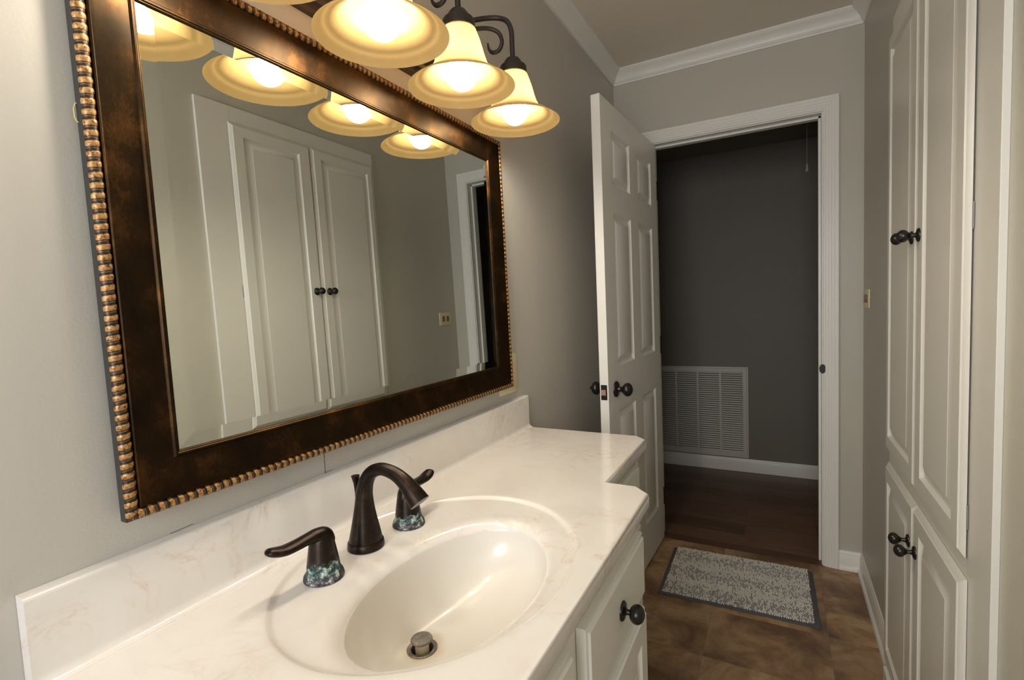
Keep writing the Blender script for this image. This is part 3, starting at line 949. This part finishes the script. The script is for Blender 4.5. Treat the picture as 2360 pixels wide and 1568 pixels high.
# ------------------------------------------------------------------ vanity light
vl = thing('vanity_light', 'dark scrolled iron four-arm vanity light above the mirror', 'wall light', (0, 0.8025, 1.86))
LX, LZ = 0.160, 1.7335
LYS = (0.440, 0.680, 0.921, 1.165)
b = MB()
pp = [(0.000, -0.052), (0.012, -0.052), (0.016, -0.046), (0.016, -0.038), (0.022, -0.034), (0.026, -0.026), (0.026, 0.026), (0.022, 0.034), (0.016, 0.038), (0.016, 0.046), (0.012, 0.052), (0.000, 0.052)]
HL = 0.288
b.loops([[(x, -HL, z) for x, z in pp], [(x, HL, z) for x, z in pp]], True, True, True)
b.build('back_plate', MPLATE, vl, 20)
arm0 = curl0 = cup0 = shade0 = None
for i, y in enumerate(LYS):
    oy = y-0.8025; by = max(-0.25, min(0.25, oy*0.80))
    if True:
        b = MB()
        # (x, z, side) with side 0 at the plate and 1 over the lamp
        pts = spline([(0.026, 0.048, 0.0), (0.034, 0.066, 0.05), (0.044, 0.095, 0.2), (0.062, 0.119, 0.45), (0.090, 0.135, 0.75), (0.122, 0.138, 0.95), (0.147, 0.126, 1.0), (0.159, 0.100, 1.0), (LX, 0.066, 1.0), (LX, 0.030, 1.0)], 7)
        b.tube([(x, by+(oy-by)*s0, z) for x, z, s0 in pts], 0.0062, 12)
        b.build('arm', MIRON, vl, 60)
        b = MB()
        pts = spline([(0.024, 0.044, -0.02), (0.034, 0.060, 0.05), (0.050, 0.083, 0.25), (0.076, 0.103, 0.55), (0.104, 0.110, 0.80), (0.126, 0.100, 0.93), (0.133, 0.078, 0.97), (0.124, 0.060, 0.97), (0.108, 0.0565, 0.95), (0.097, 0.066, 0.93), (0.0945, 0.083, 0.92)], 7)
        n_ = len(pts)
        b.tube([(x, by+(oy-by)*s0, z) for x, z, s0 in pts], [0.0052 if k < n_*0.8 else 0.0052*(1-0.72*(k-n_*0.8)/(n_*0.2)) for k in range(n_)], 10)
        b.build('scroll', MIRON, vl, 60)
    M = Matrix.Translation((LX, oy, LZ-1.86))
    b = MB(); b.lathe([(0.0001, 0.160), (0.008, 0.1595), (0.016, 0.156), (0.0215, 0.149), (0.0232, 0.141), (0.0245, 0.1395), (0.0320, 0.1375), (0.0342, 0.134), (0.0345, 0.114), (0.0335, 0.114), (0.0335, 0.130), (0.0001, 0.132)], 32, M); b.build('socket_cup', MIRON, vl, 40)
    b = MB()
    outer = [(0.0325, 0.1235), (0.0350, 0.117), (0.0390, 0.106), (0.0435, 0.093), (0.0475, 0.079), (0.0512, 0.064), (0.0560, 0.048), (0.0630, 0.034), (0.0735, 0.0225), (0.0860, 0.0155), (0.0910, 0.0145), (0.0940, 0.0118), (0.1010, 0.0075), (0.1085, 0.0030), (0.1135, -0.0015)]
    P = outer
    b.lathe(P, 56, M); sh = b.build('lamp_shade', MSHADE, vl, 60)
    sh['label'] = 'lit amber bell glass shade'
    b = MB()
    prof = [(0.0001, -0.0075)]
    for k in range(1, 14):
        a = -PI/2 + (PI*0.86)*k/14
        prof.append((0.0335*math.cos(a), 0.0260+0.0335*math.sin(a)))
    prof += [(0.0145, 0.062), (0.0135, 0.075), (0.0135, 0.110), (0.0001, 0.112)]
    b.lathe(prof, 32, M); bl = b.build('bulb', MBULB, vl, 60)
    bl['label'] = 'glowing white bulb'

# ------------------------------------------------------------------ linen cabinet built into the right wall
XW = 1.0625; XD = 1.0487
lc = thing('linen_cabinet', 'tall off-white built-in linen cabinet with four raised panel doors', 'cabinet', (0, 0, 0))
CY0, CY1, CZT = 1.078, 1.951, 2.083
b = MB()
b.box(XW, W, CY0, 1.205, 0.0, CZT, 0.001); b.box(XW, W, 1.915, CY1, 0.0, CZT, 0.001)
b.box(XW, W, 1.205, 1.915, 2.00, CZT); b.box(XW, W, 1.205, 1.915, 0.66, 0.80); b.box(XW, W, 1.205, 1.915, 0.0, 0.12); b.box(XW, W, 1.54, 1.575, 0.12, 0.66); b.box(XW, W, 1.54, 1.575, 0.80, 2.0)
b.build('face_frame', MCAB, lc, 0)
b = MB(); b.box(W-0.003, W-0.0005, 1.205, 1.915, 0.12, 2.0); b.build('back_panel', MDARK, lc, 0)
b = MB(); b.box(1.040, XW, CY0, 1.888, 0.0, 0.052, 0.004); b.build('base_strip', MCAB, lc, 0)
EDG = [(0, 0.0128), (0, 0.0100), (0.0012, 0.0086), (0.0090, 0.0032), (0.0105, 0.0026), (0.0120, 0.0008), (0.0130, 0)]
PPC = [(0.0035, 0.0065), (0.0060, 0.0092), (0.0095, 0.0094), (0.0340, 0.0014), (0.0355, 0.0002)]
def linen_door(y0, y1, z0, z1, py0, py1, pz0, pz1, knob, lab, gap=0.0, hinges=None):
    b = MB()
    fm = lambda u, v_, d: Vector((XD+d, y0+u, z0+v_))
    panel_board(b, y1-y0, z1-z0, 0.0128-gap, [(py0-y0, py1-y0, pz0-z0, pz1-z0)], [py0-y0, py1-y0], [pz0-z0, pz1-z0], fm, [(0, 0.0128-gap)]+EDG[1:], PPC)
    o = b.build('cabinet_door', MCAB, lc, 28)
    o['label'] = lab
    knob_mesh(facing((XD, knob[0], knob[1]), (-1, 0, 0)), 'knob', o, 0.0165, 0.0155, 0.040)
    for hz in hinges or ():
        bb_ = MB(); bb_.box(XD+0.0103, XW-0.0003, y0-0.0006, y0+0.02, hz-0.024, hz+0.024); bb_.tube([(XD+0.0118, y0-0.0008, hz-0.022), (XD+0.0118, y0-0.0008, hz+0.022)], 0.0018, 10); bb_.build('hinge', MSTEEL, o, 40)
    return o
linen_door(1.192, 1.5575, 0.751, 2.022, 1.243, 1.497, 0.802, 1.975, (1.526, 1.390), 'near upper door', 0.0022, (1.39, 0.83))
linen_door(1.5605, 1.936, 0.751, 2.022, 1.611, 1.898, 0.802, 1.975, (1.597, 1.390), 'far upper door', 0.0022)
linen_door(1.189, 1.5575, 0.045, 0.709, 1.240, 1.497, 0.098, 0.655, (1.526, 0.600), 'near lower door')
linen_door(1.5605, 1.938, 0.045, 0.709, 1.611, 1.900, 0.098, 0.655, (1.597, 0.600), 'far lower door')

# ------------------------------------------------------------------ rug
rug = thing('bath_rug', 'small grey and white noodle bath rug before the doorway', 'rug', (0.580, 2.298, 0.0), 0.015)
rw, rl = 0.600, 0.428
b = MB(); b.box(-rw/2, rw/2, -rl/2, rl/2, 0.0005, 0.007, 0.003); b.build('border', MBORD, rug, 40)
bm = bmesh.new()
tmp = bmesh.new(); bmesh.ops.create_icosphere(tmp, subdivisions=1, radius=1.0)
tv = [v_.co.copy() for v_ in tmp.verts]; tf = [[v_.index for v_ in f.verts] for f in tmp.faces]; tmp.free()
nx, ny = 70, 50
verts = []; faces = []
for j in range(ny):
    for i in range(nx):
        px_ = -rw/2+0.020 + (i+0.5*(j % 2))*(rw-0.042)/(nx-0.5) + random.uniform(-.0012, .0012)
        py_ = -rl/2+0.017 + j*(rl-0.016)/(ny-1) + random.uniform(-.0012, .0012)
        r1 = random.uniform(0.0032, 0.0040); r2 = random.uniform(0.0032, 0.0040); hz = random.uniform(0.0055, 0.0085)
        k0 = len(verts)
        for q in tv: verts.append((px_+q.x*r1, py_+q.y*r2, 0.0085+q.z*hz))
        faces += [[k0+a for a in f] for f in tf]
me = bpy.data.meshes.new('pile'); me.from_pydata(verts, [], faces)
me.polygons.foreach_set('use_smooth', [True]*len(me.polygons)); me.materials.append(MPILE)
po = bpy.data.objects.new('pile', me); COL.objects.link(po); po.parent = rug; po['kind'] = 'stuff'
